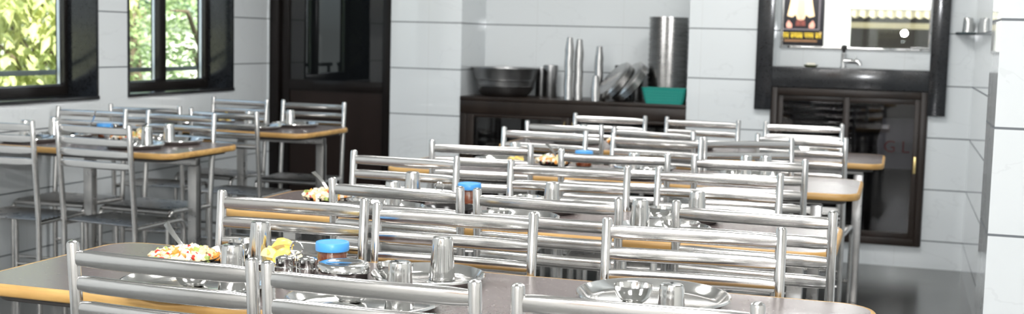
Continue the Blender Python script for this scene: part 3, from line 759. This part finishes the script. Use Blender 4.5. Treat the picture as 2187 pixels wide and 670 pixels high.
# ------------------------------------------------------------------ things standing on the cupboard
bw = thing('steel_basin', 'wide grey ribbed steel basin standing on the cupboard', 'bowl', (-2.519, 7.842, CT))
bm = B(); lathe(bm, [(0, .004), (.145, .004), (.165, .02), (.185, .07), (.195, .105), (.212, .175), (.218, .188), (.232, .190), (.233, .186), (.222, .183), (.217, .172), (.203, .112), (.207, .108), (.196, .102), (.191, .072), (.195, .068), (.178, .035), (.155, .004), (.145, 0), (0, 0)], 64)
obj('basin_body', bm, M['steel_dull'], bw)
def canister(x, y, r, h, label, lid='steel_dull', body='steel_dull'):
    k = thing('steel_canister', label, 'canister', (x, y, CT), 0, 'canisters on the cupboard')
    bm = B(); lathe(bm, [(0, 0), (r * .97, 0), (r, .004), (r, h * .78), (0, h * .78)], 32); obj('canister_body', bm, M[body], k)
    bm = B(); lathe(bm, [(r * 1.0, h * .775), (r * 1.05, h * .78), (r * 1.05, h * .97), (r * .98, h), (0, h)], 32); obj('lid', bm, M[lid], k)
canister(-2.245, 7.985, .048, .212, 'grey steel canister behind the right side of the big basin')
canister(-2.325, 8.046, .040, .19, 'grey steel canister mostly hidden behind the big basin')
canister(-1.765, 8.025, .046, .225, 'dark lidded canister behind the left leaning thali stack', 'black_gloss')
canister(-1.665, 8.030, .046, .223, 'dark lidded canister behind the right leaning thali stack', 'black_gloss')
def cup_stack(x, y, n, lab, pitch=.0108):
    for i in range(n):
        l = 'upturned steel tumbler nested in the %s tumbler stack on the cupboard' % lab
        if i == n - 1: l = 'topmost steel tumbler of the %s tumbler stack on the cupboard' % lab
        put('steel_tumbler', ME_CUPS, (x + .0012 * math.sin(i * .5 + x * 9), y + .0012 * math.cos(i * .7), CT + i * pitch), l, 'tumbler', 'tumblers in the %s stack' % lab, (0, 0, i * .7))
cup_stack(-2.031, 7.655, 30, 'tall left'); cup_stack(-1.976, 7.690, 29, 'tall second'); cup_stack(-1.898, 7.92, 25, 'shorter third'); cup_stack(-1.846, 7.632, 8, 'lowest front')
for i in range(60):
    put('stacked_plate', ME_PLATE, (-1.432 + .002 * math.sin(i * 1.7), 7.862 + .002 * math.cos(i * 2.3), CT + i * .0089), 'steel plate in the tall plate stack behind the teal basket' if i < 59 else 'topmost steel plate of the tall plate stack', 'plate', 'plates in the tall stack', (0, 0, i * .9))
def leaning(cx, cz, cy, n, lab):
    # pile of thalis lying face down, tipped up to the right
    nrm = Vector((-.66, -.40, .62)).normalized()
    e = (-nrm).to_track_quat('Z', 'Y').to_euler()
    for i in range(n):
        p = Vector((cx, cy, cz)) + nrm * (i * .0092)
        put('leaning_thali', ME_PLATE2, p, ('steel thali in the %s leaning pile on the cupboard' if i < n - 1 else 'outermost steel thali of the %s leaning pile on the cupboard') % lab, 'tray', 'thalis in the %s leaning pile' % lab, tuple(e))
leaning(-1.756, 1.034, 7.765, 4, 'left'); leaning(-1.660, 1.034, 7.765, 5, 'right')
# teal basket
bk = thing('plastic_basket', 'teal plastic basket at the right end of the cupboard top', 'basket', (-1.405, 7.667, CT))
bm = B()
def bring(hx, hy, z, r=.02): return [bm.verts.new((x, y, z)) for x, y in rrect(-hx, hx, -hy, hy, r, 5)]
rs = [bring(.118, .045, .001), bring(.118, .045, 0), bring(.126, .050, .03), bring(.140, .060, .092), bring(.144, .062, .098), bring(.146, .063, .094)]
rs2 = [bring(.1455, .0625, .099), bring(.138, .058, .097), bring(.124, .048, .03), bring(.116, .043, .003)]
tess(bm, rs[1:-1] + rs2, True, True, True)
bm.faces.ensure_lookup_table()
bmesh.ops.delete(bm, geom=[v for v in rs[0] + rs[-1]], context='VERTS')
obj('basket_body', bm, M['teal'], bk)
bm = B()
for hz, hx, hy in ((.022, .1245, .0495), (.04, .1290, .0525), (.058, .1335, .0555), (.076, .1375, .0585)):
    pts = rrect(-hx, hx, -hy, hy, .02, 5); sweep(bm, [(x, y, hz) for x, y in pts + pts[:1]], .0014, seg=6)
for k in range(17):
    x = -.104 + k * .013; sweep(bm, [(x * 1.0, -.0475, .012), (x * 1.13, -.0605, .088)], .0013, seg=6, up=(0, 1, 0))
obj('lattice', bm, M['teal'], bk)
# switch board on niche wall
sb = thing('switch_board', 'white switch board on the niche wall above the cupboard', 'switch', (-1.845 - .03, N1Y - .001, 1.598))
bm = B(); box(bm, -.115, .115, -.018, 0, 0, .15, .004); obj('plate', bm, M['plastic_white'], sb)
for i in range(4):
    bm = B(); box(bm, -.085 + i * .045, -.055 + i * .045, -.024, -.0178, .05, .10, .002); obj('rocker', bm, M['plastic_white'], sb)
put('steel_tumbler', ME_CUPW, (.357, 7.555, SH + .0102), 'upturned steel tumbler on the glass corner shelf', 'tumbler', None)

# ------------------------------------------------------------------ rear wall poster (seen in the mirror)
po = thing('poster_picture', 'black framed poster with robed figure and yellow script reflected in the mirror', 'poster', (-1.40, RY + .002, 1.29))
bm = B(); box(bm, -.33, .33, 0, .014, 0, .98, .003); obj('board', bm, M['poster_black'], po)
bm = B()
for q in ((-.262, -.252, .225, .93), (.252, .262, .225, .93), (-.252, .252, .225, .235), (-.252, .252, .92, .93)): box(bm, q[0], q[1], .014, .0155, q[2], q[3])
obj('border_line', bm, M['poster_grey'], po)
def flat(pts, name, m, y):
    bm = B(); a = [bm.verts.new((x, .014, z)) for x, z in pts]; b = [bm.verts.new((x, y, z)) for x, z in pts]
    tess(bm, [a, b]); obj(name, bm, m, po, smooth=False)
flat([(-.13, .86), (-.15, .62), (-.19, .42), (-.12, .40), (-.07, .44), (-.045, .37), (.045, .37), (.07, .44), (.12, .40), (.19, .42), (.15, .62), (.13, .86)], 'robe', M['poster_cream'], .0158)
flat([(-.05, .80), (-.055, .45), (-.02, .36), (.02, .36), (.055, .45), (.05, .80)], 'sash', M['poster_rose'], .0164)
flat([(-.06, .36), (-.07, .28), (-.005, .28), (-.005, .35)], 'shoe', M['poster_red'], .0166); flat([(.06, .36), (.07, .28), (.005, .28), (.005, .35)], 'shoe', M['poster_red'], .0166)
for s in (-1, 1): flat([(s * .12, .30), (s * .17, .36), (s * .20, .30), (s * .19, .25), (s * .12, .25)], 'lamp_glow', M['poster_rose'], .016)
bm = B(); rnd = random.Random(11); x = -.29
for wlen in (3, 4, 3, 2):
    w = wlen * .042; box(bm, x, x + w, .014, .0158, .168, .178)
    for k in range(wlen):
        xx = x + .010 + k * .042; box(bm, xx + .022, xx + .030, .014, .0158, .105, .168)
        box(bm, xx, xx + .022, .014, .0157, rnd.uniform(.115, .14), rnd.uniform(.142, .155)); box(bm, xx, xx + .008, .014, .0157, .125, .155)
    x += w + .026
obj('yellow_script', bm, M['yellow_ink'], po, smooth=False)
bm = B(); box(bm, -.22, .24, .014, .0155, .055, .08); obj('small_script', bm, M['brown_ink'], po, smooth=False)
bm = B(); sweep(bm, [(.285 + .012 * math.cos(a), .0155, .18 + .016 * math.sin(a)) for a in [2 * PI * i / 16 for i in range(17)]], .003, seg=6, up=(0, 1, 0)); obj('ring_mark', bm, M['poster_cream'], po)

# ceiling lights (above the picture): square panels, plus an added long pair at the rear
def panel(x, y, p, sx=.6, sy=.6, col=(1, .985, .97)):
    la = bpy.data.lights.new('ceiling_area_light', 'AREA'); la.shape = 'RECTANGLE'; la.size = sx; la.size_y = sy; la.energy = p; la.color = col
    o = bpy.data.objects.new('ceiling_area_light', la); C.objects.link(o); o.location = (x, y, CEIL - .01)
LP = 27
for x, y in ((-2.3, 1.0), (-.6, .6), (-2.3, 3.6), (-.6, 3.4), (-2.2, 6.0), (-.6, 6.0)): panel(x, y, LP)
panel(-1.6, -1.7, 92, 1.2, .3); panel(.4, -1.7, 92, 1.2, .3); panel(1.9, 1.5, 24)  # the long rear pair is added to brighten the mirrored rear wall

# camera flash beside the lens
fl = bpy.data.lights.new('flash', 'SPOT'); fl.energy = 135; fl.spot_size = R(110); fl.spot_blend = .6; fl.shadow_soft_size = .035; fl.color = (.95, .97, 1)
o = bpy.data.objects.new('flash', fl); C.objects.link(o); o.location = (.02, -.05, 1.47); o.rotation_euler = (R(86), 0, R(14))

# ------------------------------------------------------------------ outside
bm = B(); box(bm, -40, XO - .02, -12, 40, -.7, -.5)
struct(obj('ground_outside', bm, M['ground'], smooth=False), 'sunlit ground outside the left windows', 'ground')
def tree(x, y, z0, hgt, rad, nclump, nleaf, ll, lw, droop, m, label, seed, layered=False, clump=.35, tr=.10):
    rnd = random.Random(seed)
    t = thing('garden_tree', label, 'tree', (x, y, -.5), 0, 'trees outside the windows')
    bm = B(); sweep(bm, [(0, 0, 0), (.05, .03, z0 * .5), (0, 0, z0 + hgt * .6)], tr, seg=10, up=(0, 1, 0), taper=[1.2, .9, .4])
    for k in range(7):
        a = k * 2.4; r = rad * .8; zz = z0 + hgt * (.1 + .12 * k)
        sweep(bm, [(0, 0, zz * .8), (r * .5 * math.cos(a), r * .5 * math.sin(a), zz), (r * math.cos(a), r * math.sin(a), zz + (.0 if layered else .15))], .028, seg=6, taper=[1, .7, .3])
    obj('trunk', bm, M['trunk'], t)
    vs, fs = [], []
    for c in range(nclump):
        u = rnd.random() * 2 * PI; v = rnd.uniform(-1, 1); rr = rad * rnd.uniform(.55, 1)
        cx = rr * math.cos(u) * math.sqrt(1 - v * v * .8); cy = rr * math.sin(u) * math.sqrt(1 - v * v * .8); cz = z0 + hgt * (.5 + .5 * v)
        for k in range(nleaf):
            px = cx + rnd.gauss(0, clump * .5); py = cy + rnd.gauss(0, clump * .5); pz = cz + rnd.gauss(0, clump * (.16 if layered else .5))
            az = rnd.random() * 2 * PI; el = -droop * rnd.uniform(.4, 1.1); tw = rnd.uniform(-.9, .9)
            d = Vector((math.cos(az) * math.cos(el), math.sin(az) * math.cos(el), math.sin(el)))
            s = d.cross(Vector((0, 0, 1)))
            if s.length < 1e-3: s = Vector((1, 0, 0))
            s.normalize(); nn = s.cross(d); s = s * math.cos(tw) + nn * math.sin(tw)
            L = ll * rnd.uniform(.6, 1.2); w = lw * rnd.uniform(.7, 1.2); p = Vector((px, py, pz)); i = len(vs)
            bend = Vector((0, 0, -.18 * L))
            vs += [p, p + d * L * .45 + s * w, p + d * L + bend, p + d * L * .45 - s * w, p + d * L * .5 + nn * w * .25]
            fs += [(i, i + 1, i + 4), (i + 1, i + 2, i + 4), (i + 2, i + 3, i + 4), (i + 3, i, i + 4)]
    me = bpy.data.meshes.new('crown'); me.from_pydata(vs, [], fs); me.materials.append(m)
    o = bpy.data.objects.new('crown', me); C.objects.link(o); o.parent = t
    return t
tree(-6.7, 8.35, 1.0, 1.55, .62, 80, 40, .15, .034, 1.0, M['leaf_yellow'], 'yellow green tree with drooping leaves outside the first window', 1, clump=.26, tr=.045)
tree(-5.9, 9.6, 1.0, 2.8, .75, 110, 40, .075, .018, .25, M['leaf_mid'], 'feathery green tree outside the second window', 2, True, clump=.42, tr=.05)
tree(-8.9, 12.9, .8, 3.2, 1.1, 120, 40, .10, .03, .4, M['leaf_mid'], 'bushy green tree farther behind the second window', 3, clump=.45)
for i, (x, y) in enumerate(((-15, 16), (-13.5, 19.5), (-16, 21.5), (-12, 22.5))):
    tree(x, y, .2, 4.6, 2.0, 170, 34, .22, .07, .5, M['leaf_hazed'], ('pale hazy tree far behind the yellow green tree', 'pale hazy tree far off between the two windows', 'tall pale tree far beyond the garden', 'pale hazy tree far behind the feathery tree')[i], 20 + i, clump=.8)
hs = thing('garden_house', 'pale plaster house far beyond the second window', 'house', (-11.2, 15.6, -.5))
bm = B(); box(bm, -1.2, 1.2, -1, 1, 0, 1.9); obj('wall', bm, M['house'], hs, smooth=False)
bm = B(); box(bm, -1.35, 1.35, -1.15, 1.15, 1.9, 2.0, .02); obj('roof_slab', bm, M['house'], hs)
# veranda roof behind the rear window
bm = B(); nx = 150; x0_, x1_ = -2.6, 2.6
for half, (ya, za, yb_, zb_) in enumerate(((RY - .9, 1.735, RY - 2.4, 2.22),)):
    up_, dn_ = [], []
    for i in range(nx + 1):
        x = x0_ + (x1_ - x0_) * i / nx; c = .016 * math.sin(x * 2 * PI / .13)
        up_.append([bm.verts.new((x, ya, za + c)), bm.verts.new((x, yb_, zb_ + c))]); dn_.append([bm.verts.new((x, ya, za + c - .006)), bm.verts.new((x, yb_, zb_ + c - .006))])
    for i in range(nx):
        bm.faces.new((up_[i][0], up_[i + 1][0], up_[i + 1][1], up_[i][1])); bm.faces.new((dn_[i][0], dn_[i][1], dn_[i + 1][1], dn_[i + 1][0])); bm.faces.new((up_[i][0], dn_[i][0], dn_[i + 1][0], up_[i + 1][0]))
vr = thing('veranda_roof', 'corrugated veranda roof outside the rear window seen in the mirror', 'roof', (0, 0, 0))
obj('corrugated_sheet', bm, M['roof_sheet'], vr)
bm = B(); box(bm, -2.6, 2.6, RY - .98, RY - .9, 1.57, 1.655, .004); obj('eaves_beam', bm, M['roof_sheet'], vr)
bm = B(); box(bm, -2.6, 2.6, RY - 2.5, RY - 2.4, -.5, 2.1); obj('shaded_wall', bm, M['dark_under'], vr, smooth=False)  # dark sheet, the shade below the roof is put into its colour
bm = B()
for x in (-2.5, 2.5): box(bm, x - .05, x + .05, RY - .99, RY - .89, -.5, 1.57)
obj('veranda_post', bm, M['dark_under'], vr, smooth=False)

# ------------------------------------------------------------------ sky, sun, camera
w = bpy.data.worlds.new('World'); bpy.context.scene.world = w; w.use_nodes = True
nt = w.node_tree; bg = nt.nodes['Background']
sky = nt.nodes.new('ShaderNodeTexSky'); sky.sky_type = 'HOSEK_WILKIE'; sky.turbidity = 6; sky.ground_albedo = .4
sky.sun_direction = Vector((.55, -.35, .75)).normalized()
hsv = nt.nodes.new('ShaderNodeHueSaturation'); hsv.inputs['Saturation'].default_value = .55
nt.links.new(sky.outputs[0], hsv.inputs['Color']); nt.links.new(hsv.outputs[0], bg.inputs['Color']); bg.inputs['Strength'].default_value = 8
su = bpy.data.lights.new('sun', 'SUN'); su.energy = 16; su.angle = R(1); su.color = (1, .95, .85)
o = bpy.data.objects.new('sun', su); C.objects.link(o); o.rotation_euler = Vector((.6, -.45, .68)).to_track_quat('Z', 'Y').to_euler()

F_PX, YAW, PIT, ROL, HC = 2624.45, .303716, .0968728, .0254821, 1.30016
Fw = Vector((-math.sin(YAW) * math.cos(PIT), math.cos(YAW) * math.cos(PIT), -math.sin(PIT)))
R0 = Vector((math.cos(YAW), math.sin(YAW), 0)); U0 = R0.cross(Fw)
Rv = R0 * math.cos(ROL) + U0 * math.sin(ROL); Uv = -R0 * math.sin(ROL) + U0 * math.cos(ROL)
cd = bpy.data.cameras.new('camera'); cam = bpy.data.objects.new('camera', cd); C.objects.link(cam)
cam.matrix_world = Matrix(((Rv.x, Uv.x, -Fw.x, 0), (Rv.y, Uv.y, -Fw.y, 0), (Rv.z, Uv.z, -Fw.z, HC), (0, 0, 0, 1)))
cd.sensor_fit = 'HORIZONTAL'; cd.sensor_width = 36; cd.lens = F_PX / 2187 * 36; cd.clip_start = .02; cd.clip_end = 200
cd.dof.use_dof = True; cd.dof.focus_distance = 2.6; cd.dof.aperture_fstop = 5.6
S = bpy.context.scene; S.camera = cam
vs = S.view_settings; vs.view_transform = 'Standard'; vs.look = 'None'; vs.gamma = 1; vs.use_curve_mapping = False; vs.exposure = .14
S.cycles.use_denoising = True
S.cycles.max_bounces = 10; S.cycles.glossy_bounces = 6
